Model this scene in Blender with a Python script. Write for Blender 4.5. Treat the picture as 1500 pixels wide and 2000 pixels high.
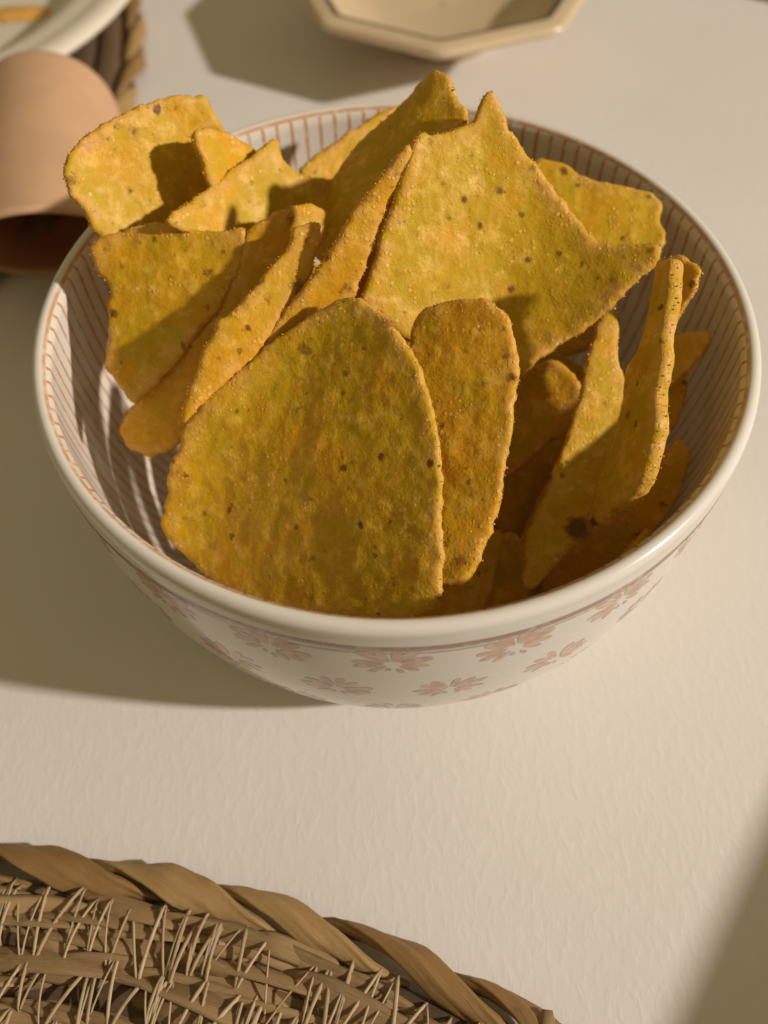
import bpy, bmesh, math, random
import numpy as np
from mathutils import Vector, Matrix, noise
from mathutils.geometry import delaunay_2d_cdt

random.seed(7)
rng = np.random.default_rng(7)
CM = 0.01
scene = bpy.context.scene
for o in list(bpy.data.objects):
    bpy.data.objects.remove(o)
COL = scene.collection

# ---------------------------------------------------------------- camera (all lengths below in cm, scaled to metres)
RIM = 6.5                     # bowl rim radius
HGT = 0.94 * RIM              # rim height above the table
EL, ROLL = math.radians(56.26), math.radians(-1.65)
EYE = np.array([-.044 * RIM, -1.903 * RIM, 1.825 * RIM + HGT])
FPX = 1800.0                  # focal length in pixels of the 1500 x 2000 photograph
FWD = np.array([0, math.cos(EL), -math.sin(EL)])
UP0 = np.array([0, math.sin(EL), math.cos(EL)])
RX = np.array([1., 0, 0])
R2 = RX * math.cos(ROLL) + UP0 * math.sin(ROLL)
U2 = -RX * math.sin(ROLL) + UP0 * math.cos(ROLL)
cd = bpy.data.cameras.new("camera")
cam = bpy.data.objects.new("camera", cd)
COL.objects.link(cam)
M = Matrix.Identity(4)
for i in range(3):
    M[i][0], M[i][1], M[i][2], M[i][3] = R2[i], U2[i], -FWD[i], EYE[i] * CM
cam.matrix_world = M
cd.sensor_fit = 'AUTO'; cd.sensor_width = 36.0
cd.lens = FPX / 2000 * 36.0
cd.clip_start, cd.clip_end = 0.005, 20
cd.dof.use_dof = True
cd.dof.focus_distance = 0.150
cd.dof.aperture_fstop = cd.lens / 2.6
scene.camera = cam

# ---------------------------------------------------------------- light: dim warm room + one small warm lamp at the right
scene.view_settings.view_transform = 'Standard'
scene.view_settings.look = 'None'
scene.view_settings.exposure = 0.0
scene.view_settings.gamma = 1.0
w = bpy.data.worlds.new("World"); scene.world = w; w.use_nodes = True
bg = w.node_tree.nodes['Background']
bg.inputs['Color'].default_value = (1.0, 0.80, 0.43, 1)
bg.inputs['Strength'].default_value = 0.26
LDIR = np.array([1.68, -.48, 1.0]); LDIR /= np.linalg.norm(LDIR)
ld = bpy.data.lights.new("lamp", 'POINT')
ld.energy = 400.0
ld.color = (1.0, 0.90, 0.85)
ld.shadow_soft_size = 0.06
lo = bpy.data.objects.new("lamp", ld); COL.objects.link(lo)
lo.location = Vector(LDIR * 3.0)

# ---------------------------------------------------------------- helpers
def ray(px, py):
    return (px - 750) / FPX * R2 - (py - 1000) / FPX * U2 + FWD
def atz(px, py, z):
    d = ray(px, py); return EYE + (z - EYE[2]) / d[2] * d

def mesh_obj(name, verts, faces, mats=None, parent=None, smooth=True, fm=None, uv=None, attrs=None):
    me = bpy.data.meshes.new(name)
    me.from_pydata([tuple(float(c) * CM for c in v) for v in verts], [], [tuple(f) for f in faces])
    if smooth:
        me.polygons.foreach_set('use_smooth', [True] * len(me.polygons))
    for m in (mats or []):
        me.materials.append(m)
    if fm is not None:
        me.polygons.foreach_set('material_index', list(fm))
    if uv is not None:
        l = me.uv_layers.new(name='UVMap')
        vi = np.empty(len(me.loops), dtype=np.int32); me.loops.foreach_get('vertex_index', vi)
        l.data.foreach_set('uv', np.asarray(uv, dtype=np.float32)[vi].ravel())
    for k, vals in (attrs or {}).items():
        a = me.attributes.new(k, 'FLOAT', 'POINT'); a.data.foreach_set('value', np.asarray(vals, dtype=np.float32))
    me.update()
    o = bpy.data.objects.new(name, me); COL.objects.link(o)
    if parent is not None:
        o.parent = parent
    return o

def recentre(o, c):
    """put the object's origin at c (cm) without moving the mesh"""
    v = Vector([float(x) * CM for x in c])
    o.data.transform(Matrix.Translation(-v)); o.location = v

def tag(o, label=None, cat=None, group=None, kind=None):
    for k, v in (('label', label), ('category', cat), ('group', group), ('kind', kind)):
        if v: o[k] = v
    return o

def empty(name, loc, label, cat, group=None):
    o = bpy.data.objects.new(name, None); COL.objects.link(o)
    o.empty_display_size = 0.01
    o.location = Vector([float(x) * CM for x in loc])
    return tag(o, label, cat, group)

def rel(o):
    """child meshes are written in world cm: undo the parent's offset"""
    o.matrix_parent_inverse = o.parent.matrix_basis.inverted(); return o

# ---- node helpers
class NT:
    def __init__(s, name):
        s.m = bpy.data.materials.new(name); s.m.use_nodes = True
        s.t = s.m.node_tree; s.n = s.t.nodes
        s.b = s.n['Principled BSDF']
    def new(s, ty, **kw):
        n = s.n.new(ty)
        for k, v in kw.items():
            if hasattr(n, k) and k not in n.inputs: setattr(n, k, v)
            else: n.inputs[k].default_value = v
        return n
    def link(s, a, b): s.t.links.new(a, b)
    def val(s, sock, v):
        if isinstance(v, (int, float, tuple)): sock.default_value = v
        else: s.link(v, sock)
    def math(s, op, a, b=0.0, c=None, clamp=False):
        n = s.n.new('ShaderNodeMath'); n.operation = op; n.use_clamp = clamp
        s.val(n.inputs[0], a); s.val(n.inputs[1], b)
        if c is not None: s.val(n.inputs[2], c)
        return n.outputs[0]
    def mix(s, f, a, b, ty='MIX'):
        n = s.n.new('ShaderNodeMix'); n.data_type = 'RGBA'; n.blend_type = ty
        s.val(n.inputs[0], f)
        for i, v in ((6, a), (7, b)):
            if isinstance(v, tuple): n.inputs[i].default_value = (*v[:3], 1)
            else: s.link(v, n.inputs[i])
        return n.outputs[2]
    def ss(s, x, a, b, lo=0.0, hi=1.0):
        n = s.n.new('ShaderNodeMapRange'); n.interpolation_type = 'SMOOTHSTEP'
        s.val(n.inputs[0], x)
        for i, v in enumerate((a, b, lo, hi)): n.inputs[i + 1].default_value = v
        return n.outputs[0]
    def noise(s, vec, scale, detail=4, rough=.55, dist=0.0):
        n = s.n.new('ShaderNodeTexNoise'); n.inputs['Scale'].default_value = scale
        n.inputs['Detail'].default_value = detail; n.inputs['Roughness'].default_value = rough
        n.inputs['Distortion'].default_value = dist
        if vec is not None: s.link(vec, n.inputs['Vector'])
        return n.outputs['Fac']
    def voro(s, vec, scale, rnd=1.0):
        n = s.n.new('ShaderNodeTexVoronoi'); n.inputs['Scale'].default_value = scale
        n.inputs['Randomness'].default_value = rnd
        s.link(vec, n.inputs['Vector']); return n
    def mapping(s, vec, scale=(1, 1, 1), loc=(0, 0, 0)):
        n = s.n.new('ShaderNodeMapping'); s.link(vec, n.inputs['Vector'])
        n.inputs['Scale'].default_value = scale
        if isinstance(loc, tuple): n.inputs['Location'].default_value = loc
        else: s.link(loc, n.inputs['Location'])
        return n.outputs[0]
    def objrand(s):
        co = s.n.new('ShaderNodeTexCoord'); oi = s.n.new('ShaderNodeObjectInfo')
        cx = s.n.new('ShaderNodeCombineXYZ')
        for i, k in enumerate((13.7, 7.3, 29.1)):
            s.link(s.math('MULTIPLY', oi.outputs['Random'], k), cx.inputs[i])
        a = s.n.new('ShaderNodeVectorMath'); a.operation = 'ADD'
        s.link(co.outputs['Object'], a.inputs[0]); s.link(cx.outputs[0], a.inputs[1])
        return a.outputs[0], oi.outputs['Random']
    def bump(s, h, strength, dist, normal=None):
        n = s.n.new('ShaderNodeBump'); n.inputs['Strength'].default_value = strength; n.inputs['Distance'].default_value = dist
        s.link(h, n.inputs['Height'])
        if normal is not None: s.link(normal, n.inputs['Normal'])
        return n.outputs[0]
    def out(s, color=None, rough=None, normal=None, spec=None, coat=None):
        if color is not None: s.val(s.b.inputs['Base Color'], (*color, 1) if isinstance(color, tuple) else color)
        if rough is not None: s.val(s.b.inputs['Roughness'], rough)
        if normal is not None: s.link(normal, s.b.inputs['Normal'])
        if spec is not None: s.b.inputs['Specular IOR Level'].default_value = spec
        if coat is not None: s.b.inputs['Coat Weight'].default_value = coat; s.b.inputs['Coat Roughness'].default_value = .08
        return s.m

# ---------------------------------------------------------------- materials
def mat_table():
    s = NT('white_table_paint')
    co = s.n.new('ShaderNodeTexCoord').outputs['Object']
    big = s.noise(co, 9, 3)
    m1 = s.mapping(co, (1.0, .5, 1))
    n1 = s.noise(m1, 560, 2, .5, .4)
    n2 = s.noise(m1, 1100, 2, .5)
    h = s.math('ADD', s.ss(n1, .42, .72), s.math('MULTIPLY', n2, .25))
    c = s.mix(s.ss(big, .35, .65), (.705, .67, .60), (.745, .71, .64))
    return s.out(c, s.math('ADD', .42, s.math('MULTIPLY', n1, .15)), s.bump(h, .085, .0004), .35)

def mat_glaze(kind):
    s = NT('bowl_glaze_' + kind)
    co = s.n.new('ShaderNodeTexCoord').outputs['Object']
    sp = s.n.new('ShaderNodeSeparateXYZ'); s.link(co, sp.inputs[0])
    x, y, z = sp.outputs
    zc = s.math('DIVIDE', z, CM)
    n = s.noise(co, 60, 3)
    base = s.mix(n, (.70, .665, .575), (.745, .71, .62)) if kind == 'outside' else s.mix(n, (.70, .645, .53), (.74, .69, .58))
    wob = s.math('MULTIPLY', s.math('SUBTRACT', s.noise(co, 130, 2), .5), .10)
    wear = s.ss(s.noise(co, 420, 3), .3, .55, .35, 1.0)
    if kind == 'inside':
        ang = s.math('ARCTAN2', y, x)
        a = s.math('ADD', s.math('MULTIPLY', ang, 120 / (2 * math.pi)), wob)
        f = s.math('ABSOLUTE', s.math('SUBTRACT', s.math('FRACT', s.math('ADD', a, 200.0)), .5))   # 0 at a line
        line = s.ss(f, .07, .14, 1, 0)
        line = s.math('MULTIPLY', line, wear)
        line = s.math('MULTIPLY', line, s.ss(zc, HGT - .10, HGT - .04, 1, 0))
        ring = s.math('MULTIPLY', wear, s.ss(s.math('ABSOLUTE', s.math('SUBTRACT', s.math('ADD', zc, s.math('MULTIPLY', wob, .2)), HGT - .05)), .012, .04, 1, 0))
        tot = s.math('MAXIMUM', s.math('MULTIPLY', line, .9), s.math('MULTIPLY', ring, .8))
        c = s.mix(tot, base, (.50, .215, .055))
    else:
        zz = s.math('ADD', zc, s.math('MULTIPLY', wob, .25))
        b1 = s.ss(s.math('ABSOLUTE', s.math('SUBTRACT', zz, HGT - .575)), .075, .125, 1, 0)
        b2 = s.ss(s.math('ABSOLUTE', s.math('SUBTRACT', zz, HGT - .77)), .02, .05, 1, 0)
        b3 = s.ss(s.math('ABSOLUTE', s.math('SUBTRACT', zz, .42)), .03, .07, 1, 0)
        tot = s.math('MAXIMUM', s.math('MULTIPLY', b1, .85), s.math('MAXIMUM', s.math('MULTIPLY', b2, .55), s.math('MULTIPLY', b3, .45)))
        c = s.mix(s.math('MULTIPLY', tot, s.math('POWER', wear, .5)), base, (.23, .10, .03))
    nb = s.noise(co, 220, 2)
    return s.out(c, s.math('ADD', .10, s.math('MULTIPLY', nb, .10)), s.bump(nb, .08, .0003), .5)

def mat_flower():
    s = NT('flower_print')
    co = s.n.new('ShaderNodeTexCoord').outputs['Object']
    n = s.noise(co, 500, 3)
    c = s.mix(s.ss(n, .35, .7), (.52, .33, .23), (.64, .47, .36))
    return s.out(c, .16, None, .5)

def mat_chip():
    s = NT('tortilla_chip_corn')
    v, rnd = s.objrand()
    at = s.n.new('ShaderNodeAttribute'); at.attribute_name = 'edge'; edge = at.outputs['Fac']
    n1 = s.noise(v, 95, 4, .6, .3)
    n2 = s.noise(v, 300, 5, .62)
    n3 = s.noise(v, 900, 4, .6)
    hue = s.math('ADD', s.math('MULTIPLY', s.math('SUBTRACT', rnd, .5), .25), n1)
    c = s.mix(s.ss(hue, .36, .66), (.53, .34, .006), (.64, .325, .007))
    c = s.mix(s.math('MULTIPLY', s.ss(n2, .46, .70), .62), c, (.85, .55, .085))
    c = s.mix(s.math('MULTIPLY', s.ss(n3, .52, .66), .45), c, (.56, .23, .02))
    n4 = s.noise(v, 2300, 3, .65)
    c = s.mix(s.math('MULTIPLY', s.ss(n4, .57, .72), .30), c, (.86, .52, .13))
    c = s.mix(s.math('MULTIPLY', s.ss(n4, .44, .30), .22), c, (.34, .17, .012))
    # seasoning clings to the rim of the chip
    ed = s.math('MULTIPLY', s.ss(edge, 0, .35, 1, 0), s.ss(n2, .35, .6))
    c = s.mix(s.math('MULTIPLY', ed, .65), c, (.68, .36, .085))
    tos = s.math('MULTIPLY', s.ss(edge, 0, .5, 1, .25), s.ss(s.noise(v, 150, 4, .7), .60, .74))
    c = s.mix(s.math('MULTIPLY', tos, .55), c, (.30, .115, .025))
    # toasted spots and black specks of the masa
    v1 = s.voro(v, 210)
    sc = s.n.new('ShaderNodeSeparateColor'); s.link(v1.outputs['Color'], sc.inputs[0])
    d1 = s.math('SUBTRACT', v1.outputs['Distance'], s.math('MULTIPLY', s.math('POWER', sc.outputs[0], 12.0), .25))
    d1 = s.math('ADD', d1, s.math('MULTIPLY', s.math('SUBTRACT', s.noise(v, 1500, 3, .6), .5), .55))
    c = s.mix(s.ss(d1, -.10, .14, .75, 0), c, (.17, .06, .014))
    v2 = s.voro(v, 430)
    sc2 = s.n.new('ShaderNodeSeparateColor'); s.link(v2.outputs['Color'], sc2.inputs[0])
    d2 = s.math('SUBTRACT', v2.outputs['Distance'], s.math('MULTIPLY', s.math('POWER', sc2.outputs[1], 8.0), .27))
    d2 = s.math('ADD', d2, s.math('MULTIPLY', s.math('SUBTRACT', s.noise(v, 1900, 2, .5), .5), .5))
    c = s.mix(s.ss(d2, -.10, .10, .65, 0), c, (.06, .025, .01))
    vg = s.voro(v, 1250)
    sg = s.n.new('ShaderNodeSeparateColor'); s.link(vg.outputs['Color'], sg.inputs[0])
    patch = s.ss(s.math('ADD', s.noise(v, 120, 3), s.math('MULTIPLY', s.ss(edge, 0, .3, 1, 0), .22)), .42, .66)
    gsz = s.math('MULTIPLY', s.math('MULTIPLY', s.ss(sg.outputs[0], .45, 1.0), .55), patch)
    grain = s.ss(s.math('SUBTRACT', gsz, vg.outputs['Distance']), -.05, .12)
    c = s.mix(s.math('MULTIPLY', grain, .6), c, s.mix(sg.outputs[1], (.90, .60, .16), (.72, .30, .03)))
    ab = s.n.new('ShaderNodeAttribute'); ab.attribute_name = 'burn'
    bf = s.math('MULTIPLY', s.ss(s.math('ADD', ab.outputs['Fac'], s.math('MULTIPLY', s.math('SUBTRACT', n3, .5), .9)), .10, .65), s.ss(ab.outputs['Fac'], 0, .25))
    c = s.mix(s.math('MULTIPLY', bf, .9), c, (.13, .045, .012))
    h = s.math('ADD', s.math('MULTIPLY', n2, .8), s.math('ADD', s.math('MULTIPLY', n3, .55), s.math('MULTIPLY', n4, .10)))
    h = s.math('ADD', h, s.math('MULTIPLY', grain, .55))
    bl = s.voro(v, 260).outputs['Distance']
    h = s.math('ADD', h, s.math('MULTIPLY', s.ss(bl, .0, .6, 1, 0), .35))
    nb = s.bump(h, .42, .0008)
    s.b.inputs['Subsurface Weight'].default_value = .07
    s.b.inputs['Subsurface Radius'].default_value = (1.0, .55, .12)
    s.b.inputs['Subsurface Scale'].default_value = .0016
    return s.out(c, s.ss(n2, .3, .7, .62, .42), nb, .22)

def mat_simple(name, col, rough=.5, spec=.5, var=.08, scale=80, bump=0.0, bscale=400, bdist=.0004):
    s = NT(name)
    co = s.n.new('ShaderNodeTexCoord').outputs['Object']
    n = s.noise(co, scale, 4)
    a = tuple(max(0, c * (1 - var)) for c in col); b = tuple(min(1, c * (1 + var)) for c in col)
    c = s.mix(s.ss(n, .3, .7), a, b)
    nb = s.bump(s.noise(co, bscale, 3), bump, bdist) if bump else None
    return s.out(c, rough, nb, spec)

def mat_straw(name, c0, c1, dark, rough=.5):
    s = NT(name)
    uvn = s.n.new('ShaderNodeUVMap'); uvn.uv_map = 'UVMap'
    oi = s.n.new('ShaderNodeObjectInfo')
    cx = s.n.new('ShaderNodeCombineXYZ')
    s.link(s.math('MULTIPLY', oi.outputs['Random'], 37.0), cx.inputs[0]); s.link(s.math('MULTIPLY', oi.outputs['Random'], 91.0), cx.inputs[1])
    a = s.n.new('ShaderNodeVectorMath'); a.operation = 'ADD'; s.link(uvn.outputs[0], a.inputs[0]); s.link(cx.outputs[0], a.inputs[1])
    v = a.outputs[0]
    st = s.noise(s.mapping(v, (.6, 9, 1)), 5.0, 4, .6)       # streaks along the leaf
    fi = s.noise(s.mapping(v, (.5, 30, 1)), 6.0, 3, .6)
    bl = s.noise(s.mapping(v, (1.2, 1.5, 1)), 1.2, 3, .6)
    hue = s.math('ADD', s.math('MULTIPLY', st, .55), s.math('MULTIPLY', oi.outputs['Random'], .45))
    c = s.mix(s.ss(hue, .25, .75), c0, c1)
    c = s.mix(s.math('MULTIPLY', s.ss(fi, .55, .75), .5), c, dark)
    c = s.mix(s.math('MULTIPLY', s.ss(bl, .58, .75), .55), c, dark)
    return s.out(c, s.ss(fi, .3, .7, rough - .08, rough + .15), s.bump(s.math('ADD', fi, st), .4, .0004), .35)

TABLE = mat_table()
GL_IN, GL_OUT = mat_glaze('inside'), mat_glaze('outside')
FLOWER = mat_flower()
CHIP = mat_chip()
CRUMB = mat_simple('seasoning_crumb', (.62, .36, .09), .6, .3, .25, 900)
CREAM = mat_simple('cream_glaze', (.70, .64, .50), .18, .5, .03, 60)
DISH = mat_simple('ivory_glaze', (.60, .47, .29), .25, .5, .04, 60)
BROWNLINE = mat_simple('brown_rim_paint', (.13, .075, .04), .3, .4, .2, 300)
TAN = mat_simple('tan_clay', (.57, .355, .20), .5, .4, .05, 60, .06, 700)
TAN_SHADED = mat_simple('tan_clay_shaded', (.42, .19, .09), .6, .3, .1, 60)  # tan clay with the shade inside the cup put into its colour
BRAID = mat_straw('braid_leaf', (.27, .155, .052), (.40, .255, .10), (.13, .075, .032), .42)
LEAF = mat_straw('dry_leaf', (.20, .125, .055), (.38, .25, .11), (.075, .045, .025), .55)
LEAFD = mat_straw('dark_leaf_core', (.085, .052, .027), (.17, .105, .05), (.04, .024, .014), .7)
TWINE = mat_straw('jute_twine', (.40, .29, .16), (.54, .41, .24), (.20, .13, .07), .7)
SAUCE = mat_simple('orange_sauce', (.62, .34, .07), .3, .5, .2, 200)
CASTER_BROWN = mat_simple('shadow_caster_brown', (.36, .24, .14), .7, .2, .08, 40)
CHIPS = [
 dict(k='A', burn=[(308,214,13,.9),(140,350,16,.45),(255,372,8,.6),(232,247,7,.4),(415,258,14,.4)], pts=[(128,345),(140,302),(168,268),(222,234),(290,201),(350,186),(400,187),(415,214),(436,256),(450,330),(430,420),(380,500),(300,520),(205,468),(180,440),(163,405),(138,383)],
      ctrl=[(130,350,7.9),(410,200,7.9),(205,465,6.9)], curv=(.03,.02,0), folds=[((375,180),(400,480),.35,.3)], th=.16,
      label='bright yellow chip with small dark spots, hanging over the left back rim'),
 dict(k='A2', pts=[(380,256),(412,250),(446,258),(478,278),(508,297),(520,340),(480,420),(430,400),(412,345),(396,300)],
      ctrl=[(385,258,8.2),(505,297,7.3),(430,390,7.35)], curv=(.02,0,0), folds=[], th=.16,
      label='small yellow chip flap leaning on the bright chip at the left back'),
 dict(k='B', pts=[(543,266),(552,310),(580,336),(620,349),(660,352),(700,400),(680,440),(580,470),(480,490),(400,465),(325,432),(345,412),(385,386),(440,345),(498,300)],
      ctrl=[(545,268,7.5),(330,430,7.5),(640,440,6.1)], curv=(.02,.02,0), folds=[((560,270),(640,430),.4,.35)], th=.155,
      label='yellow chip with a sharp pointed tip lying behind the left chips'),
 dict(k='C', pts=[(582,335),(625,298),(690,254),(745,222),(790,200),(800,260),(760,330),(680,380),(600,360)],
      ctrl=[(590,335,6.4),(790,200,6.9),(690,370,5.9)], curv=(.02,.0,0), folds=[], th=.17,
      label='yellow chip of which a narrow slice shows between the back wall and the peak chip'),
 dict(k='D', pts=[(853,133),(876,147),(884,185),(906,208),(911,240),(866,262),(800,330),(745,410),(720,500),(660,545),(605,490),(612,440),(632,385),(648,348),(690,288),(748,234),(800,190),(814,162)],
      ctrl=[(853,135,8.7),(640,370,6.6),(800,330,7.7)], curv=(.0,.0,0), folds=[((862,120),(800,330),-.5,.2)], th=.175,
      label='olive brown chip rising highest in the bowl, its top corner the peak of the heap'),
 dict(k='E', pts=[(800,284),(783,305),(745,345),(705,400),(672,450),(640,500),(600,560),(560,610),(520,672),(512,690),(570,660),(640,610),(690,590),(720,500),(745,430),(770,370),(803,305)],
      ctrl=[(795,295,8.9),(505,705,6.1),(700,560,7.0)], curv=(0,.0,0), folds=[], th=.175,
      label='narrow lit chip on edge between the leaf-shaped and the largest upper chip'),
 dict(k='E2', pts=[(812,280),(780,340),(742,420),(712,500),(690,570),(690,620),(740,600),(790,500),(830,400),(850,310)],
      ctrl=[(812,285,7.4),(690,590,5.1),(830,400,6.4)], curv=(0,.0,0), folds=[], th=.16,
      label='shaded chip showing as a thin strip left of the largest upper chip'),
 dict(k='F', burn=[(974,372,6,.8),(936,440,8,.6),(862,360,9,.5),(1000,565,8,.8),(1030,508,9,.6),(905,390,5,.8),(830,300,14,.35),(1040,330,12,.35),(1270,490,9,.5)], pts=[(820,258),(850,266),(880,259),(912,247),(932,238),(943,203),(960,178),(974,197),(990,248),(1040,312),(1072,360),(1130,432),(1165,468),(1200,478),(1240,479),(1284,476),(1294,488),(1280,516),(1232,556),(1180,610),(1122,655),(1062,692),(1012,735),(940,745),(850,700),(770,640),(710,590),(722,548),(742,490),(770,400),(796,330)],
      ctrl=[(820,262,8.6),(1240,490,6.0),(715,590,6.7)], curv=(.0,.015,0), folds=[((1185,430),(960,620),.65,.3), ((1010,420),(1040,720),.7,.35)], th=.175,
      label='largest upper chip bright at the left with an olive lobe curled up on the right'),
 dict(k='L', burn=[(1102,333,13,.8),(1270,380,12,.5),(1290,455,14,.35)], pts=[(1048,308),(1098,315),(1135,338),(1172,356),(1230,362),(1286,374),(1296,398),(1288,425),(1306,462),(1280,500),(1200,540),(1100,520),(1040,420),(1020,340)],
      ctrl=[(1060,312,6.6),(1295,390,6.4),(1150,500,5.9)], curv=(.0,.03,0), folds=[], th=.16,
      label='olive yellow chip with a ragged right end lying against the right back wall'),
 dict(k='K', burn=[(222,612,13,.9),(300,468,9,.6),(205,490,10,.5),(238,520,8,.5),(270,470,22,.25)], pts=[(172,482),(198,462),(245,450),(300,436),(350,442),(410,455),(474,445),(480,462),(462,520),(428,592),(370,662),(312,738),(256,790),(226,746),(204,718),(211,640),(204,598),(216,560),(190,530)],
      ctrl=[(180,490,6.9),(470,450,7.3),(250,780,4.8)], curv=(.0,.0,0), folds=[((420,560),(215,700),.5,.35)], th=.16,
      label='orange triangular chip at the left, its lower half in shade beside the bowl wall'),
 dict(k='J', pts=[(598,400),(640,410),(650,440),(600,520),(540,600),(470,690),(420,760),(385,810),(352,858),(335,880),(290,893),(246,876),(229,838),(258,790),(310,735),(370,668),(424,605),(455,548),(470,500),(482,452),(535,418)],
      ctrl=[(600,405,7.5),(240,860,4.7),(560,620,6.1)], curv=(-.1,.0,0), folds=[], th=.175,
      label='long narrow chip standing on edge whose rounded lower end points at the left front wall'),
 dict(k='I', burn=[(484,640,9,.75),(600,470,10,.4),(430,700,10,.4)], pts=[(627,435),(633,462),(618,500),(604,540),(567,592),(522,660),(488,706),(430,755),(385,800),(355,832),(360,792),(376,752),(386,718),(394,688),(423,655),(424,634),(460,604),(506,552),(534,514),(566,486),(573,446),(598,440)],
      ctrl=[(625,440,7.7),(360,820,5.7),(530,640,6.6)], curv=(0,0,0), folds=[], th=.22,
      label='leaf-shaped chip on edge with a pale broken ridge, left of the big front chip'),
 dict(k='O', pts=[(1000,745),(1040,715),(1085,700),(1130,742),(1150,790),(1120,835),(1060,872),(1000,925),(960,940),(940,820)],
      ctrl=[(1085,702,4.9),(1000,920,3.6),(1130,790,4.5)], curv=(0,.0,0), folds=[], th=.18,
      label='dim brown chip deep in the gap to the right of the front chips'),
 dict(k='N', burn=[(1128,1032,34,.85),(1160,1020,18,.7),(1180,790,9,.6)], pts=[(1198,585),(1208,625),(1206,700),(1214,722),(1240,800),(1215,880),(1190,960),(1170,1010),(1166,1038),(1140,1052),(1112,1072),(1080,1112),(1046,1150),(1020,1150),(1030,1060),(1062,980),(1100,880),(1132,780),(1150,690),(1174,620)],
      ctrl=[(1198,590,6.0),(1046,1145,3.7),(1215,900,4.6)], curv=(.0,.0,0), folds=[], th=.16,
      label='tall brown chip on edge with a burnt corner at its lower end'),
 dict(k='M', burn=[(1290,600,5,.8),(1225,810,7,.7),(1200,1000,16,.4)], pts=[(1276,512),(1290,504),(1308,506),(1303,560),(1297,602),(1289,640),(1288,700),(1276,762),(1278,830),(1264,890),(1250,930),(1222,976),(1182,1012),(1166,1028),(1154,1000),(1166,940),(1190,870),(1205,790),(1212,715),(1236,690),(1252,640),(1266,580),(1276,530)],
      ctrl=[(1284,515,7.5),(1160,1030,4.6),(1280,830,6.6)], curv=(0,0,0), folds=[], th=.34,
      label='tall chip standing on edge with a pale lit ridge, nearest to the right wall'),
 dict(k='M2', pts=[(1300,506),(1322,503),(1345,512),(1366,527),(1355,566),(1330,600),(1305,640),(1285,650),(1280,560)],
      ctrl=[(1310,506,6.9),(1366,530,7.0),(1300,640,6.0)], curv=(0,0,0), folds=[], th=.18,
      label='pinkish pale chip corner showing at the top right of the tall ridge chip'),
 dict(k='P', pts=[(1300,662),(1335,650),(1384,648),(1391,664),(1352,716),(1306,758),(1250,780),(1250,700)],
      ctrl=[(1310,660,5.3),(1388,655,5.4),(1305,750,4.9)], curv=(0,0,0), folds=[], th=.16,
      label='small chip corner poking out behind the tall ridge chip toward the right wall'),
 dict(k='Q', pts=[(1290,770),(1348,718),(1346,768),(1330,822),(1296,862),(1250,870),(1240,790)],
      ctrl=[(1345,722,4.6),(1335,815,4.1),(1280,780,4.5)], curv=(0,0,0), folds=[], th=.16,
      label='small shaded chip corner directly below the corner that points at the right wall'),
 dict(k='H', burn=[(1000,735,13,.6),(985,640,8,.5),(900,600,12,.4),(860,830,6,.6)], pts=[(800,650),(815,606),(870,586),(930,580),(966,590),(994,626),(1003,680),(1010,722),(1003,790),(990,880),(975,970),(955,1040),(934,1102),(905,1142),(880,1146),(840,1140),(790,1000),(770,800)],
      ctrl=[(930,582,7.35),(890,1144,4.85),(760,760,6.2)], curv=(-.02,.0,0), folds=[], th=.175,
      label='olive rounded chip directly behind the right edge of the big front chip'),
 dict(k='R', pts=[(972,1032),(986,1048),(966,1130),(946,1192),(900,1230),(800,1220),(800,1120),(880,1060)],
      ctrl=[(980,1040,3.3),(945,1190,3.0),(840,1150,3.4)], curv=(0,0,0), folds=[], th=.18,
      label='dull yellow chip low in the bowl under the lower end of the olive rounded chip'),
 dict(k='G', burn=[(690,905,12,.5),(675,915,5,.9),(745,893,5,.9),(842,905,5,.9),(708,1025,6,.8),(735,1085,10,.6),(447,997,6,.7),(855,1165,8,.6)], pts=[(680,583),(704,586),(745,612),(790,668),(820,722),(836,780),(850,850),(860,930),(858,1000),(862,1080),(855,1128),(860,1155),(838,1192),(780,1215),(700,1220),(600,1212),(480,1180),(390,1120),(310,1040),(319,985),(325,930),(345,880),(360,830),(400,782),(470,722),(530,670),(600,618),(648,590)],
      ctrl=[(680,585,7.15),(840,1190,4.9),(315,1030,3.55)], curv=(.0,.0,0), folds=[((390,1030),(640,600),.6,.28)], th=.16,
      label='big rounded olive yellow chip at the front of the bowl, the largest and nearest'),
 dict(k='T', pts=[(1180,1020),(1235,985),(1285,905),(1325,850),(1352,890),(1325,975),(1245,1085),(1130,1160),(1050,1165),(1090,1090)],
      ctrl=[(1300,860,4.1),(1100,1150,2.1),(1340,985,3.4)], curv=(0,0,0), folds=[], th=.16,
      label='chip almost lost in the dark gap beside the right front wall of the bowl'),
 dict(k='S1', pts=[(960,900),(1060,845),(1130,815),(1160,900),(1090,1010),(1000,1065),(950,1000)],
      ctrl=[(960,900,3.1),(1130,830,3.0),(1000,1060,2.1)], curv=(0,0,0), folds=[], th=.16, crumbs=False,
      label='dark chip far down in the gap below the dim brown chip'),
 dict(k='S2', pts=[(935,1070),(1005,1035),(1050,1100),(1030,1165),(1000,1195),(920,1205)],
      ctrl=[(935,1070,2.7),(1040,1110,2.6),(960,1200,2.1)], curv=(0,0,0), folds=[], th=.16, crumbs=False,
      label='dark chip deep down right of the dull yellow chip, near the front wall'),
 dict(k='G2', pts=[(690,640),(730,680),(760,760),(775,860),(770,1000),(760,1100),(700,1150),(560,1150),(440,1110),(345,1030),(345,960),(380,880),(430,800),(520,720),(620,650)],
      ctrl=[(680,640,6.35),(760,1120,4.45),(345,1030,3.1)], curv=(0,0,0), folds=[], th=.16, crumbs=False,
      label='hidden chip lying directly beneath the big front chip'),  # added to block lamp light passing under the front chip
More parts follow.
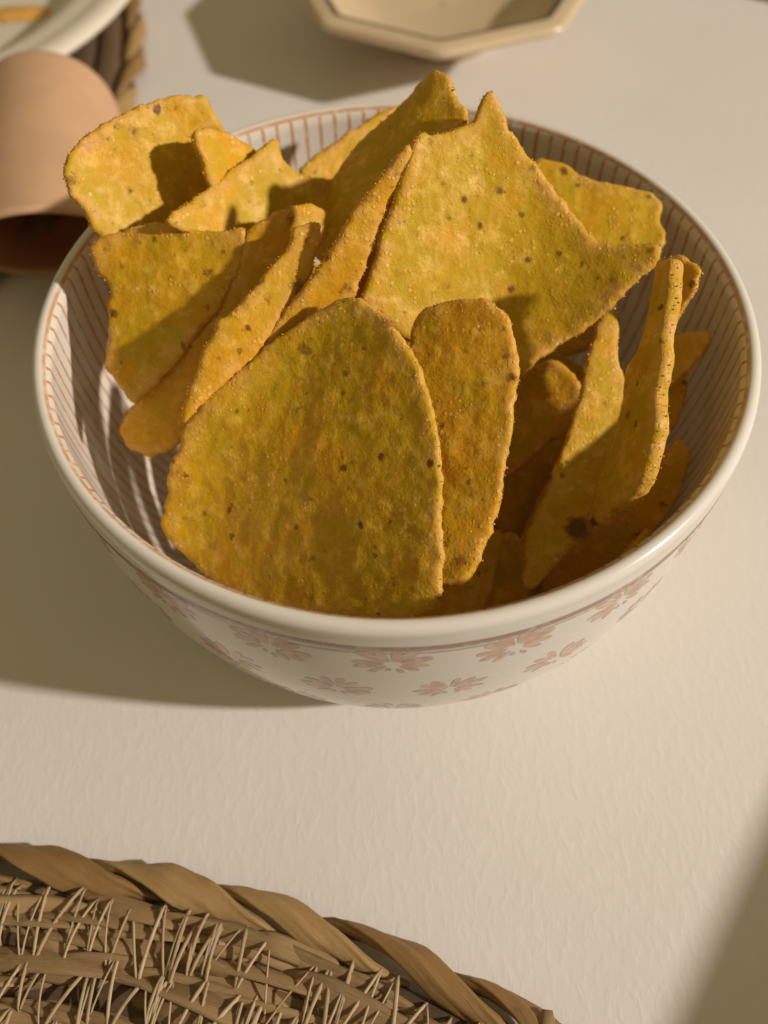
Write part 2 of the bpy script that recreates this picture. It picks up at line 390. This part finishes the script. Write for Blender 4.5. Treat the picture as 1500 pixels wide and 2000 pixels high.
 dict(k='G3', pts=[(680,700),(730,760),(750,860),(740,1000),(720,1090),(600,1110),(470,1090),(370,1020),(360,960),(400,870),(470,790),(560,740)],
      ctrl=[(680,700,5.55),(720,1090,3.7),(370,1010,1.75)], curv=(0,0,0), folds=[], th=.16, crumbs=False,
      label='hidden chip second below the big front chip'),  # added and tilted to stop light streaks on the left wall
 dict(k='H2', pts=[(900,640),(950,700),(955,850),(930,960),(880,1060),(820,1060),(800,900),(820,720)],
      ctrl=[(920,650,5.8),(880,1060,3.8),(810,800,4.8)], curv=(0,0,0), folds=[], th=.16, crumbs=False,
      label='hidden chip lying beneath the olive rounded chip'),  # added beneath to keep lamp light from slipping through the heap
]
# ---------------------------------------------------------------- table
def sheet(name, x0, x1, y0, y1, z, m):
    return mesh_obj(name, [(x0, y0, z), (x1, y0, z), (x1, y1, z), (x0, y1, z)], [(0, 1, 2, 3)], [m], smooth=False)
tb = mesh_obj('table_top', [(-70, -60, 0), (70, -60, 0), (70, 70, 0), (-70, 70, 0), (-70, -60, -3), (70, -60, -3), (70, 70, -3), (-70, 70, -3)],
              [(0, 1, 2, 3), (7, 6, 5, 4), (0, 4, 5, 1), (1, 5, 6, 2), (2, 6, 7, 3), (3, 7, 4, 0)], [TABLE], smooth=False)
tag(tb, 'off-white textured table top under the bowl', None, None, 'structure')

# ---------------------------------------------------------------- lathe
def lathe(prof, n=160, close=False, cx=0, cy=0, seg0=0.0, seg1=2 * math.pi):
    full = abs(seg1 - seg0 - 2 * math.pi) < 1e-6
    m = n if full else n + 1
    verts, faces = [], []
    for j in range(m):
        a = seg0 + (seg1 - seg0) * j / n
        for r, z in prof: verts.append((cx + r * math.cos(a), cy + r * math.sin(a), z))
    k = len(prof)
    for j in range(n):
        j2 = (j + 1) % m
        for i in range(k - 1 + (1 if close else 0)):
            i2 = (i + 1) % k
            faces.append((j * k + i, j2 * k + i, j2 * k + i2, j * k + i2))
    return verts, faces

# ---------------------------------------------------------------- snack bowl
RF, NE = .61, 2.33
def r_out(z):
    s = min(1, max(0, (HGT - z) / HGT)); return RIM * (RF + (1 - RF) * (1 - s ** NE) ** (1 / NE))
bowl = empty('snack_bowl', (0, 0, 0), 'round white glazed bowl with pink flower print, orange inner lines, full of chips', 'bowl')
TOPZ = HGT
outp = [(r_out(.30) - .25, .0), (r_out(.30) - .12, .02), (r_out(.30) - .06, .12), (r_out(.30) - .02, .22)]
outp += [(r_out(z), z) for z in np.concatenate([np.linspace(.32, 1.5, 14), np.linspace(1.6, TOPZ - .74, 70)])]
zl = TOPZ - .62
outp += [(r_out(zl - .08), zl - .08), (r_out(zl) + .03, zl), (6.52, zl + .1), (6.53, zl + .3)]
for t in np.linspace(0.1, 1, 14):           # rounded lip
    a = t * math.radians(150)
    outp.append((6.375 + .155 * math.cos(a), TOPZ - .20 + .20 * math.sin(a)))
lip_end = len(outp)
inn = []
r_l, z_l = outp[-1]
for z in np.linspace(z_l - .06, .75, 40):
    inn.append((min(r_l - .01, r_out(z) - .30 - .10 * (1 - z / TOPZ)), z))
# floor
zf, rfz = inn[-1][1], inn[-1][0]
inn += [(rfz - .5, zf - .18), (rfz - 1.2, zf - .27), (rfz * .4, zf - .3), (.05, zf - .3)]
NSEG = 200
v, f = lathe(outp + inn, NSEG)
k = len(outp + inn)
fm = []
for fc in f:
    fm.append(1 if (fc[0] % k) >= lip_end - 5 else 0)
o = mesh_obj('bowl_wall', v, f, [GL_OUT, GL_IN], bowl, True, fm)
v, f = lathe([(r_out(.30) - .30, .01), (r_out(.30) - .55, .004), (r_out(.30) - .62, .1), (r_out(.30) - .7, .32), (.05, .34)], 96)
mesh_obj('foot_ring', v, f, [GL_OUT], bowl)

def surf(a, z):
    r = r_out(z); e = .02
    dr = (r_out(z + e) - r_out(z - e)) / (2 * e)
    n = np.array([math.cos(a), math.sin(a), -dr]); n /= np.linalg.norm(n)
    return np.array([r * math.cos(a), r * math.sin(a), z]) + n * .003
PET = [(20, .36, .27, .085), (-20, .36, .27, .085), (48, .38, .28, .09), (-48, .38, .28, .09), (76, .40, .28, .09), (-76, .40, .28, .09),
       (103, .38, .25, .08), (-103, .38, .25, .08), (132, .32, .19, .06), (-132, .32, .19, .06), (165, .30, .10, .05), (-160, .24, .07, .05)]
def flower(ang, z, sc, spin):
    vs, fs = [], []
    rr = random.Random(int(ang * 1000) + int(z * 77))
    for (pa, d, L, wd) in PET:
        th = math.radians(pa + spin + rr.uniform(-5, 5)); L2 = L * sc * rr.uniform(.85, 1.1); w2 = wd * sc * rr.uniform(.8, 1.15); d2 = d * sc * rr.uniform(.92, 1.08)
        c = len(vs); pts = []
        for i in range(12):
            t = 2 * math.pi * i / 12
            lx = d2 + L2 * math.cos(t); ly = w2 * math.sin(t) * (1.0 + .35 * math.cos(t))
            pts.append((lx, ly))
        pts.append((d2, 0))
        for lx, ly in pts:
            du = lx * math.sin(th) + ly * math.cos(th); dz = lx * math.cos(th) - ly * math.sin(th)
            zz = z + dz * math.sqrt(max(.15, 1 - ((r_out(z + .05) - r_out(z - .05)) / .1) ** 2 * .3))
            vs.append(surf(ang + du / r_out(zz), zz))
        for i in range(12): fs.append((c + 12, c + i, c + (i + 1) % 12))
    fl = mesh_obj('painted_flower', vs, fs, [FLOWER], bowl)
    return fl
for i in range(21):
    flower(math.radians(-92 + i * 360 / 21), 4.95, 1.0, random.uniform(-14, 14))
    flower(math.radians(-83.4 + i * 360 / 21), 3.55, .95, random.uniform(-14, 14))
    flower(math.radians(-92 + i * 360 / 21), 2.1, .85, random.uniform(-14, 14))

# ---------------------------------------------------------------- tortilla chips
def chaikin(p, n=2, t=.14):
    for _ in range(n):
        q = []
        for i in range(len(p)):
            a, b = p[i], p[(i + 1) % len(p)]
            q += [a * (1 - t) + b * t, a * t + b * (1 - t)]
        p = np.array(q)
    return p
def resample(p, step):
    d = np.linalg.norm(np.roll(p, -1, 0) - p, axis=1); s = np.concatenate([[0], np.cumsum(d)]); n = max(12, int(s[-1] / step))
    t = np.linspace(0, s[-1], n, endpoint=False); pc = np.vstack([p, p[:1]])
    return np.stack([np.interp(t, s, pc[:, 0]), np.interp(t, s, pc[:, 1])], 1)
def in_poly(q, poly):
    x, y = q[:, 0], q[:, 1]; r = np.zeros(len(q), bool); b = np.roll(poly, 1, 0)
    for (ax, ay), (bx, by) in zip(poly, b):
        if ay == by: continue
        r ^= ((ay > y) != (by > y)) & (x < (bx - ax) * (y - ay) / (by - ay) + ax)
    return r
def nz(p, s): return noise.noise(Vector((p[0] * s, p[1] * s, p[2] * s)))
OCTA = [(1, 0, 0), (-1, 0, 0), (0, 1, 0), (0, -1, 0), (0, 0, 1), (0, 0, -1)]
OCTF = [(0, 2, 4), (2, 1, 4), (1, 3, 4), (3, 0, 4), (2, 0, 5), (1, 2, 5), (3, 1, 5), (0, 3, 5)]
CHIP_STEP = .062
def make_chip(c, world=None, group='tortilla chips heaped in the bowl'):
    th = c['th']; seed = (sum(ord(ch) for ch in c['label']) % 97) * 3.1
    P = [atz(*q) for q in c['ctrl']] if world is None else [np.array(q, float) for q in world]
    N = np.cross(P[1] - P[0], P[2] - P[0]); N /= np.linalg.norm(N); P0 = np.mean(P, 0)
    if N @ (EYE - P0) < 0: N = -N
    U = R2 - N * (R2 @ N); U /= np.linalg.norm(U); V = np.cross(N, U)
    uv = lambda X: np.array([(X - P0) @ U, (X - P0) @ V])
    def plane(p):
        d = ray(*p); return EYE + ((P0 - EYE) @ N) / (d @ N) * d
    F = []
    for a, b, sl, wd in c.get('folds', []):
        A, B = uv(plane(a)), uv(plane(b)); D = (B - A) / np.linalg.norm(B - A)
        F.append((A, np.array([-D[1], D[0]]), sl, wd))
    ku, kv, kuv = c.get('curv', (0, 0, 0))
    def h(q):
        q = np.atleast_2d(q)
        r = ku * q[:, 0] ** 2 + kv * q[:, 1] ** 2 + kuv * q[:, 0] * q[:, 1]
        for A, n, sl, wd in F:
            r = r + sl * wd * np.logaddexp(0, ((q - A) @ n) / wd)
        return r
    if world is None:
        poly = []
        for p in chaikin(np.array(c['pts'], float), 2):
            d = ray(*p); hh = 0.0
            for _ in range(25):
                X = EYE + ((P0 - EYE) @ N + hh) / (d @ N) * d; hh = .5 * hh + .5 * float(h(uv(X))[0])
            poly.append(uv(X))
        poly = np.array(poly)
    else:
        poly = chaikin(np.array([uv(np.array(q, float)) for q in world]), 3, .22)
    poly = resample(poly, CHIP_STEP)
    # ragged outline
    cen = poly.mean(0); tan = np.roll(poly, -1, 0) - np.roll(poly, 1, 0); nn = np.stack([tan[:, 1], -tan[:, 0]], 1); nn /= np.linalg.norm(nn, axis=1)[:, None]
    area2 = np.sum(poly[:, 0] * np.roll(poly[:, 1], -1) - np.roll(poly[:, 0], -1) * poly[:, 1])
    if area2 < 0: nn = -nn
    jit = np.array([.030 * nz((p[0], p[1], seed), 2.2) + .034 * nz((p[0], p[1], seed + 9), 6.0) + .022 * nz((p[0], p[1], seed + 5), 14) for p in poly])
    poly = poly + nn * jit[:, None]
    lo_, hi_ = poly.min(0), poly.max(0)
    gx, gy = np.meshgrid(np.arange(lo_[0], hi_[0], CHIP_STEP), np.arange(lo_[1], hi_[1], CHIP_STEP * .87))
    gx[1::2] += CHIP_STEP * .5
    g = np.stack([gx.ravel(), gy.ravel()], 1); g += rng.uniform(-.25, .25, g.shape) * CHIP_STEP
    g = g[in_poly(g, poly)]
    def edist(q): return np.sqrt(((q[:, None, :] - poly[None]) ** 2).sum(-1)).min(1)
    g = g[edist(g) > CHIP_STEP * .6]
    allp = np.vstack([poly, g]); nb_ = len(poly)
    vv, ee, ff, _, _, _ = delaunay_2d_cdt([Vector(q) for q in allp], [], [list(range(nb_))], 1, 1e-6)
    if len(vv) != len(allp):   # a vertex was merged or a crossing added: keep what came back
        allp = np.array([(q[0], q[1]) for q in vv])
    ed = edist(allp); ed[:nb_] = 0
    n = len(allp); hs = h(allp)
    base = P0 + allp[:, :1] * U + allp[:, 1:] * V + hs[:, None] * N
    half = th * .5 * np.sqrt(np.clip(ed / (th * .4), 0, 1) * .5 + .5)
    lump = np.array([.10 * nz((q[0], q[1], seed), .5) + .030 * nz((q[0], q[1], seed + 3), 1.4) for q in allp])
    ft = np.array([.014 * nz((q[0], q[1], seed + 20), 3.4) + .010 * nz((q[0], q[1], seed + 25), 8.0) for q in allp])
    fb = np.array([.020 * nz((q[0], q[1], seed + 40), 3.4) + .014 * nz((q[0], q[1], seed + 45), 8.0) for q in allp])
    # local normal of the bent sheet
    e = .01
    gu = (h(allp + [e, 0]) - h(allp - [e, 0])) / (2 * e); gv = (h(allp + [0, e]) - h(allp - [0, e])) / (2 * e)
    nl = N - gu[:, None] * U - gv[:, None] * V; nl /= np.linalg.norm(nl, axis=1)[:, None]
    top = base + nl * (lump + half + ft - th * .5)[:, None]
    bot = base + nl * (lump - half + fb - th * .5)[:, None]
    out3 = nn[:, :1] * U + nn[:, 1:] * V
    rings = []
    for frac, push in ((.66, .13), (.33, .15)):
        jj = np.array([.020 * nz((*p, seed + frac * 50), 9) + .012 * nz((*p, seed + frac * 70), 20) for p in poly])
        rings.append(top[:nb_] * frac + bot[:nb_] * (1 - frac) + out3 * (push * th * .5 + jj)[:, None])
    verts = np.vstack([top, bot] + rings)
    faces = []
    for t in ff:
        a2 = np.cross(allp[t[1]] - allp[t[0]], allp[t[2]] - allp[t[0]])
        t = tuple(t) if a2 > 0 else tuple(reversed(t))
        faces.append(t); faces.append(tuple(n + i for i in reversed(t)))
    chain = [0, 2 * n, 2 * n + nb_, n]
    for i in range(nb_):
        j = (i + 1) % nb_
        for a, b in zip(chain[:-1], chain[1:]):
            q = (a + i, b + i, b + j, a + j)
            faces.append(q if area2 > 0 else tuple(reversed(q)))
    bn = np.zeros(n)
    for bx_, by_, br_, bs_ in c.get('burn', []):
        q0 = uv(plane((bx_, by_)))
        d = ray(bx_, by_); hh = 0.0
        for _ in range(25):
            X = EYE + ((P0 - EYE) @ N + hh) / (d @ N) * d; hh = .5 * hh + .5 * float(h(uv(X))[0])
        q0 = uv(X); rad_ = br_ / 140.0
        bn = np.maximum(bn, bs_ * np.clip(1.35 - np.hypot(*(allp - q0).T) / max(rad_, .07), 0, 1))
    burn = np.concatenate([bn, bn * .3, bn[:nb_], bn[:nb_]])
    edge = np.concatenate([ed, ed, np.zeros(2 * nb_)])
    o = mesh_obj('tortilla_chip', verts, faces, [CHIP], None, True, attrs={'edge': edge, 'burn': burn})
    cw = base.mean(0); recentre(o, cw)
    tag(o, c['label'], 'tortilla chip', group)
    # seasoning crumbs
    if c.get('crumbs', True):
        cv, cf = [], []
        for _ in range(int(150 + 2.2 * nb_)):
            if rng.random() < .62:
                i = int(rng.integers(nb_)); fr = rng.random()
                p = (top[i] * fr + bot[i] * (1 - fr)) + out3[i] * th * .12
                s = min(.026, abs(rng.normal(0, .008)) + .004)
            else:
                i = int(rng.integers(n)); p = top[i] if rng.random() < .8 else bot[i]
                if nz((*allp[i], seed + 70), 1.3) < -.05: continue
                s = min(.02, abs(rng.normal(0, .006)) + .003)
            k0 = len(cv)
            q = rng.normal(size=(3, 3)); q, _r = np.linalg.qr(q)
            for w_ in OCTA:
                cv.append(p + q @ (np.array(w_) * s * rng.uniform(.6, 1.35, 3)))
            cf += [tuple(k0 + i for i in t) for t in OCTF]
        cr = mesh_obj('seasoning_crumb', cv, cf, [CRUMB], o, False)
        recentre(cr, cw); cr.location = (0, 0, 0)
        cr['kind'] = 'stuff'
    return o
for c in CHIPS:
    make_chip(c)
DEEP = [  # filler chips added low in the heap to close gaps and block low light
 ([(1.6, -4.9, .9), (5.3, -1.6, 1.9), (3.2, -1.2, 3.6)], 'chip deep at the right front of the bowl, almost black in the shade'),
 ([(2.2, -5.1, 1.2), (5.3, -1.9, 1.6), (4.4, -3.6, 4.0)], 'chip fragment deep in the dark gap beside the right front wall'),
 ([(-1.8, -4.6, 1.2), (2.4, -4.7, 1.2), (.5, -1.0, 3.4)], 'hidden chip at the bottom of the bowl under the big front chip'),
 ([(-4.6, -1.6, 1.3), (-.8, -2.6, 1.6), (-2.2, 1.2, 4.3)], 'hidden chip at the bottom of the bowl below the left chips'),
 ([(-1.0, -.6, 2.2), (3.8, -.4, 2.2), (1.2, 3.2, 4.6)], 'hidden chip at the bottom of the bowl below the largest upper chip'),
 ([(-4.2, 1.2, 2.6), (-.4, 1.4, 3.2), (-2.2, 4.4, 4.9)], 'hidden chip lying under the pointed chip at the back'),
 ([(1.2, 1.9, 3.2), (5.0, 1.4, 3.0), (3.0, 4.6, 4.6)], 'hidden chip lying under the ragged chip at the right back'),
 ([(-3.6, -3.4, .9), (.4, -4.9, 1.0), (-1.6, -2.4, 3.4)], 'hidden chip at the bottom left below the big front chip'),
 ([(-1.6, -2.6, 3.3), (.6, -3.6, 3.1), (.2, -.6, 4.7)], 'hidden chip in the middle of the heap under the big front chip'),
 ([(1.0, -1.4, 2.6), (4.8, .8, 2.9), (2.4, 1.2, 4.4)], 'hidden chip in the middle of the heap under the olive lobe'),
 ([(2.6, -3.2, .8), (5.2, -.2, 1.2), (1.4, -.6, 1.4)], 'hidden chip on the bottom of the bowl at the right'),
]
for wpts, lab in DEEP:
    make_chip(dict(th=.2, label=lab, crumbs=False, curv=(.03, .02, 0)), wpts)

# ---------------------------------------------------------------- woven placemats
def tube_along(path, widths, heights, ups, nside=10, cap=True, crease=0.0):
    """swept flattened tube; returns verts, faces, uv (u along in cm, v round)"""
    path = np.array(path, float); m = len(path)
    T = np.gradient(path, axis=0); T /= np.linalg.norm(T, axis=1)[:, None]
    vs, fs, uvs = [], [], []
    L = np.concatenate([[0], np.cumsum(np.linalg.norm(np.diff(path, axis=0), axis=1))])
    for i in range(m):
        up = np.array(ups[i], float); up = up - T[i] * (up @ T[i]); up /= np.linalg.norm(up)
        sd = np.cross(T[i], up)
        for j in range(nside):
            a = 2 * math.pi * j / nside
            k_ = 1 + crease * (math.sin(5 * a + 1.3 * math.sin(L[i] * .9)) + .6 * math.sin(9 * a + L[i] * .7))
            vs.append(path[i] + sd * widths[i] * math.cos(a) * k_ + up * heights[i] * math.sin(a) * k_); uvs.append((L[i], j / nside))
    for i in range(m - 1):
        for j in range(nside):
            j2 = (j + 1) % nside
            fs.append((i * nside + j, i * nside + j2, (i + 1) * nside + j2, (i + 1) * nside + j))
    if cap:
        fs.append(tuple(range(nside))[::-1]); fs.append(tuple((m - 1) * nside + j for j in range(nside)))
    return vs, fs, uvs

def placemat(cx, cy, rout, label, a_vis=None, npitch=2.28, phase=0.0, detail=False):
    root = empty('woven_placemat', (cx, cy, 0), label, 'placemat', 'round woven placemats with braided edges')
    rope_r = .42
    rc = rout - rope_r
    nl = int(round(2 * math.pi * rc / npitch))
    rr = random.Random(int(cx * 10))
    variants = []
    def lobe(k0):
        """one strand of the twisted edge: rises outside, crosses over the top and dives inside"""
        path, wd, ht, ups = [], [], [], []
        m = 21
        span = npitch * rr.uniform(1.45, 1.6) / rc
        jr = rr.uniform(-.05, .05); fat = rr.uniform(.85, 1.2)
        for i in range(m):
            t = i / (m - 1)
            th = math.radians(-75 + 300 * t)              # position round the rope
            a = -(t - .5) * span * 1.25                    # clockwise seen from above
            rad = .23 * math.cos(th) + jr; z = rope_r * .86 + .19 * math.sin(th)
            r = rc + rad
            path.append((r * math.sin(-a), r * math.cos(-a), z))
            tp = math.sin(math.pi * min(1, max(0, .06 + .88 * t))) ** .55
            wd.append(.29 * tp * fat); ht.append(.16 * tp)
            ups.append((math.cos(th) * math.sin(-a), math.cos(th) * math.cos(-a), math.sin(th) + .25))
        return tube_along(path, wd, ht, ups, 30, True, .07)
    meshes = []
    for kk in range(7):
        v_, f_, u_ = lobe(kk)
        # crumpled leaf surface
        v_ = [np.array(q) + np.array([nz(q + np.array([kk * 9, 0, 0]), 1.3), nz(q + np.array([0, kk * 9, 0]), 1.3), nz(q + np.array([0, 0, kk * 9]), 1.3)]) * .07 for q in map(np.array, v_)]
        o = mesh_obj('braid_strand', v_, f_, [BRAID], root, True, uv=u_)
        meshes.append(o)
    first = dict(enumerate(meshes))
    for k in range(nl):
        a = phase + 2 * math.pi * k / nl + rr.uniform(-.006, .006)
        if k < 7: o = meshes[k]
        else:
            o = meshes[k % 7].copy(); COL.objects.link(o); o.parent = root
        o.location = (0, 0, 0); o.rotation_euler = (0, 0, -a)
    # coils
    r = rc - .82; i = 0
    while r > .6:
        n_ = max(24, int(r * 10))
        prof = [(r + .56 * math.cos(t), .30 + .26 * math.sin(t)) for t in np.linspace(0, 2 * math.pi, 10, endpoint=False)]
        v_, f_ = lathe(prof, n_, True)
        v_ = [np.array(q) + np.array([0, 0, .07 * nz(np.array(q) + 5, 1.6) + .04 * nz(np.array(q), 4)]) for q in v_]
        uv_ = [((j // 10) * 2 * math.pi * r / n_, (j % 10) / 10) for j in range(len(v_))]
        mesh_obj('coil', v_, f_, [LEAFD], root, True, uv=uv_)
        if detail and i < 5:
            aa = a_vis[0]
            while aa < a_vis[1]:
                for q in range(6):
                    ln = rr.uniform(1.6, 4.2); off = rr.uniform(-.48, .48); z0 = .50 + rr.uniform(-.05, .13) - abs(off) * .15
                    sk = rr.uniform(-.22, .22); wd0 = rr.uniform(.12, .30); roll = rr.uniform(-.9, .9); a0 = aa + rr.uniform(-1, 1) / r
                    path, w_, h_, up_ = [], [], [], []
                    for t in np.linspace(0, 1, 9):
                        a = a0 + (t - .5) * ln / r; R_ = r + off + sk * (t - .5) * 1.4
                        path.append((R_ * math.sin(a), R_ * math.cos(a), z0 + .10 * math.sin(math.pi * t) - .06 + .05 * math.sin(t * 7 + q)))
                        tp = min(1, 4 * min(t, 1 - t) + .25); w_.append(wd0 * tp); h_.append(.05 * tp + .015)
                        rl = roll + 1.2 * (t - .5) * math.sin(q * 3.1 + a0 * 9)
                        up_.append((math.sin(rl) * math.sin(a), math.sin(rl) * math.cos(a), math.cos(rl)))
                    v_, f_, u_ = tube_along(path, w_, h_, up_, 8)
                    mesh_obj('leaf_strip', v_, f_, [LEAF], root, True, uv=u_)
                aa += 1.75 / r
        if detail and i < 4:
            aa = a_vis[0] + rr.uniform(0, .02); outer = True
            def pt(outer_):
                return r + (rr.uniform(.38, .72) if outer_ else -rr.uniform(.36, .80))
            R0 = pt(True)
            while aa < a_vis[1]:
                adv = rr.choice([rr.uniform(.0, .12), rr.uniform(.1, .3), rr.uniform(.25, .55)]) if rr.random() < .82 else rr.uniform(-.12, .04)
                tw = rr.choice([.018, .024, .030, .036]); R1 = pt(not outer); a1 = aa + adv / r; bow = rr.uniform(-.03, .03)
                path, w_, up_ = [], [], []
                for t in np.linspace(0, 1, 9):
                    R_ = R0 + (R1 - R0) * t; a = aa + (a1 - aa) * t + bow * math.sin(math.pi * t) / r
                    z = .47 + .28 * math.sin(math.pi * t) ** .5
                    path.append((R_ * math.sin(a), R_ * math.cos(a), z)); w_.append(tw * rr.uniform(.9, 1.1)); up_.append((0, .2, 1))
                v_, f_, u_ = tube_along(path, w_, w_, up_, 6)
                mesh_obj('twine_stitch', v_, f_, [TWINE], root, True, uv=u_)
                aa = a1; R0 = R1; outer = not outer
        r -= 1.02; i += 1
    return root
fc = (-9.18, -30.44)
placemat(fc[0], fc[1], 22.68, 'round woven placemat in the foreground with a braided leaf edge and twine stitching', (-.12, .66), 2.3, .02, True)
placemat(-26.3, 17.5, 18.3, 'brown woven placemat under the cream plate at the upper left', None, 2.28, .3)
placemat(22.2, 38.2, 18.3, 'brown woven placemat of which only an edge shows in the upper right corner', None, 2.28, .1)
# loose end of the braid sticking out on the right of the foreground mat
p0 = atz(1062, 1992, .35)
v, f, u = tube_along([p0 + np.array(q) for q in ((-.1, -1.0, -.2), (-.03, -.5, .1), (.0, -.1, .3), (.03, .12, .33))], [.16, .18, .15, .09], [.12, .13, .11, .06], [(0, 0, 1)] * 4, 10)
root = [o for o in COL.objects if o.name == 'woven_placemat'][0]
e_ = mesh_obj('braid_end', v, f, [LEAF], root, True, uv=u); rel(e_)

# ---------------------------------------------------------------- cream plate at the upper left
pc = (-17.85, 21.4)
plate = empty('cream_plate', (pc[0], pc[1], .8), 'cream plate with thick rounded rim and a food smear, at the upper left', 'plate')
prof = [(.05, 1.25), (6.4, 1.25), (7.0, 1.32), (7.4, 1.5), (7.75, 1.85), (8.1, 2.2), (8.45, 2.32), (8.7, 2.33), (9.0, 2.36), (9.3, 2.45), (9.6, 2.5), (9.85, 2.46), (10.0, 2.36), (10.03, 2.25), (9.9, 2.1), (9.4, 1.9), (8.4, 1.6), (7.2, 1.15), (6.4, .95), (6.1, .82), (.05, .82)]
v, f = lathe(prof, 128)
v = [(a, b, c - .8) for a, b, c in v]
k = len(prof)
rimf = [i for i, fc_ in enumerate(f) if 8 <= fc_[0] % k <= 15]; bodf = [i for i, fc_ in enumerate(f) if not 8 <= fc_[0] % k <= 15]
mesh_obj('plate_body', v, [f[i] for i in bodf], [CREAM], plate)
mesh_obj('plate_rim', v, [f[i] for i in rimf], [CREAM], plate)
sp = atz(18, 26, 1.3)
vs, fs = [], []
for i in range(40):
    a = 2 * math.pi * i / 40
    for j, (rr_, zz) in enumerate(((1.0, .0), (.8, .06), (.4, .1))):
        w1 = rr_ * (1 + .25 * nz((math.cos(a) * 2, math.sin(a) * 2, j), 1.3))
        vs.append(sp + np.array([1.6 * w1 * math.cos(a), .55 * w1 * math.sin(a), zz - .03]))
vs.append(sp + np.array([0, 0, .09]))
for i in range(40):
    i2 = (i + 1) % 40
    for j in range(2): fs.append((i * 3 + j, i2 * 3 + j, i2 * 3 + j + 1, i * 3 + j + 1))
    fs.append((i * 3 + 2, i2 * 3 + 2, 120))
o = mesh_obj('sauce_smear', vs, fs, [SAUCE]); recentre(o, sp); tag(o, 'small orange yellow smear of food on the cream plate', 'sauce')

# ---------------------------------------------------------------- octagonal dish at the top
oc = (2.25, 20.15)
dish = empty('octagonal_dish', (oc[0], oc[1], 0), 'small ivory eight-sided dish with a brown rim line at the top', 'dish')
def octa_r(a, R, sharp):
    """radius of a rounded octagon with corner radius R"""
    s = math.pi / 4; a0 = math.radians(-94.4)
    t = ((a - a0 + s / 2) % s) - s / 2
    ro = R * math.cos(s / 2) / math.cos(s / 2 - abs(t))
    return ro * sharp + R * .955 * (1 - sharp)
def octa_lathe(prof, n=128):
    vs, fs = [], []
    for j in range(n):
        a = 2 * math.pi * j / n
        for R, z, sh in prof:
            r_ = octa_r(a, R * 1.12, sh); vs.append((r_ * math.cos(a), r_ * math.sin(a), z))
    k = len(prof)
    for j in range(n):
        for i in range(k - 1):
            j2 = (j + 1) % n
            fs.append((j * k + i, j2 * k + i, j2 * k + i + 1, j * k + i + 1))
    return vs, fs
v, f = octa_lathe([(.05, 1.05, 0), (1.9, 1.08, .1), (2.8, 1.35, .4), (3.5, 1.8, .8), (3.9, 2.12, 1), (4.08, 2.34, 1)]); mesh_obj('dish_inside', v, f, [DISH], dish)
v, f = octa_lathe([(4.08, 2.34, 1), (4.18, 2.41, 1), (4.32, 2.42, 1)]); mesh_obj('rim_line', v, f, [BROWNLINE], dish)
v, f = octa_lathe([(4.32, 2.42, 1), (4.66, 2.40, 1), (4.82, 2.33, 1), (4.84, 2.22, 1), (4.6, 2.0, .95), (3.7, 1.5, .6), (2.7, .95, .2), (1.95, .5, 0), (1.8, .2, 0), (1.75, .0, 0), (.05, .0, 0)]); mesh_obj('dish_wall', v, f, [DISH], dish)

# ---------------------------------------------------------------- tan cup lying on its side
near, far = np.array([-8.6, 5.55, 2.1]), np.array([-9.85, 13.1, 2.05])
cup = empty('tan_cup', (-8.7, 9.0, 0), 'smooth tan cup lying on its side between the bowl and the cream plate', 'cup')
ax = far - near; LN = np.linalg.norm(ax); ax /= LN
sx = np.cross(ax, [0, 0, 1]); sx /= np.linalg.norm(sx); sz = np.cross(sx, ax)
def axial(prof, name, m):
    vs, fs = [], []; n = 72; k = len(prof)
    for j in range(n):
        a = 2 * math.pi * j / n
        for r_, t in prof:
            tt = t + max(0, 1 - t / (LN * .75)) * (1 - math.sin(a)) * 1.3     # the mouth is cut on a slant, upper lip foremost
            vs.append(near + ax * tt + (sx * math.cos(a) + sz * math.sin(a)) * r_)
    for j in range(n):
        for i in range(k - 1):
            j2 = (j + 1) % n; fs.append((j * k + i, j * k + i + 1, j2 * k + i + 1, j2 * k + i))
    return rel(mesh_obj(name, vs, fs, [m], cup))
r0, r1 = 2.08, 2.0
axial([(r0 - .12, .02), (r0 - .03, .03), (r0 + .02, .10), (r0 + .01, .2)] + [(r0 + (r1 - r0) * t, .2 + (LN - .9) * t) for t in np.linspace(.05, 1, 10)] + [(r1 - .05, LN - .45), (r1 - .2, LN - .2), (r1 - .5, LN - .03), (r1 - .9, LN), (.02, LN)], 'cup_wall', TAN)
axial([(r0 - .12, .02), (r0 - .2, .08), (r0 - .22, .2), (r1 - .25, LN - .6), (r1 - .6, LN - .3), (.02, LN - .28)], 'cup_inside', TAN_SHADED)

# ---------------------------------------------------------------- unseen box added at the right to throw the lower right corner shadow
hb = 5.0
LP = LDIR * 300; e0 = np.array([5.35, -9.25]); ed0 = e0 + (LP[:2] - e0) * hb / LP[2]; du = np.array([2.7, 3.7]) / math.hypot(2.7, 3.7); dn = np.array([du[1], -du[0]])
q = [ed0 - du * 14, ed0 + du * 10, ed0 + du * 10 + dn * 9, ed0 - du * 14 + dn * 9]
bm = bmesh.new()
vs = [bm.verts.new((p[0] * CM, p[1] * CM, z * CM)) for z in (0, hb) for p in q]
for fc_ in ((3, 2, 1, 0), (4, 5, 6, 7), (0, 1, 5, 4), (1, 2, 6, 5), (2, 3, 7, 6), (3, 0, 4, 7)): bm.faces.new([vs[i] for i in fc_])
bmesh.ops.recalc_face_normals(bm, faces=bm.faces)
bmesh.ops.bevel(bm, geom=list(bm.edges), offset=.002, segments=2, affect='EDGES')
me = bpy.data.meshes.new('shadow_caster_box'); bm.to_mesh(me); bm.free(); me.materials.append(CASTER_BROWN)
bx = bpy.data.objects.new('shadow_caster_box', me); COL.objects.link(bx)
tag(bx, 'unseen plain brown box added at the right to throw the corner shadow', 'carton')
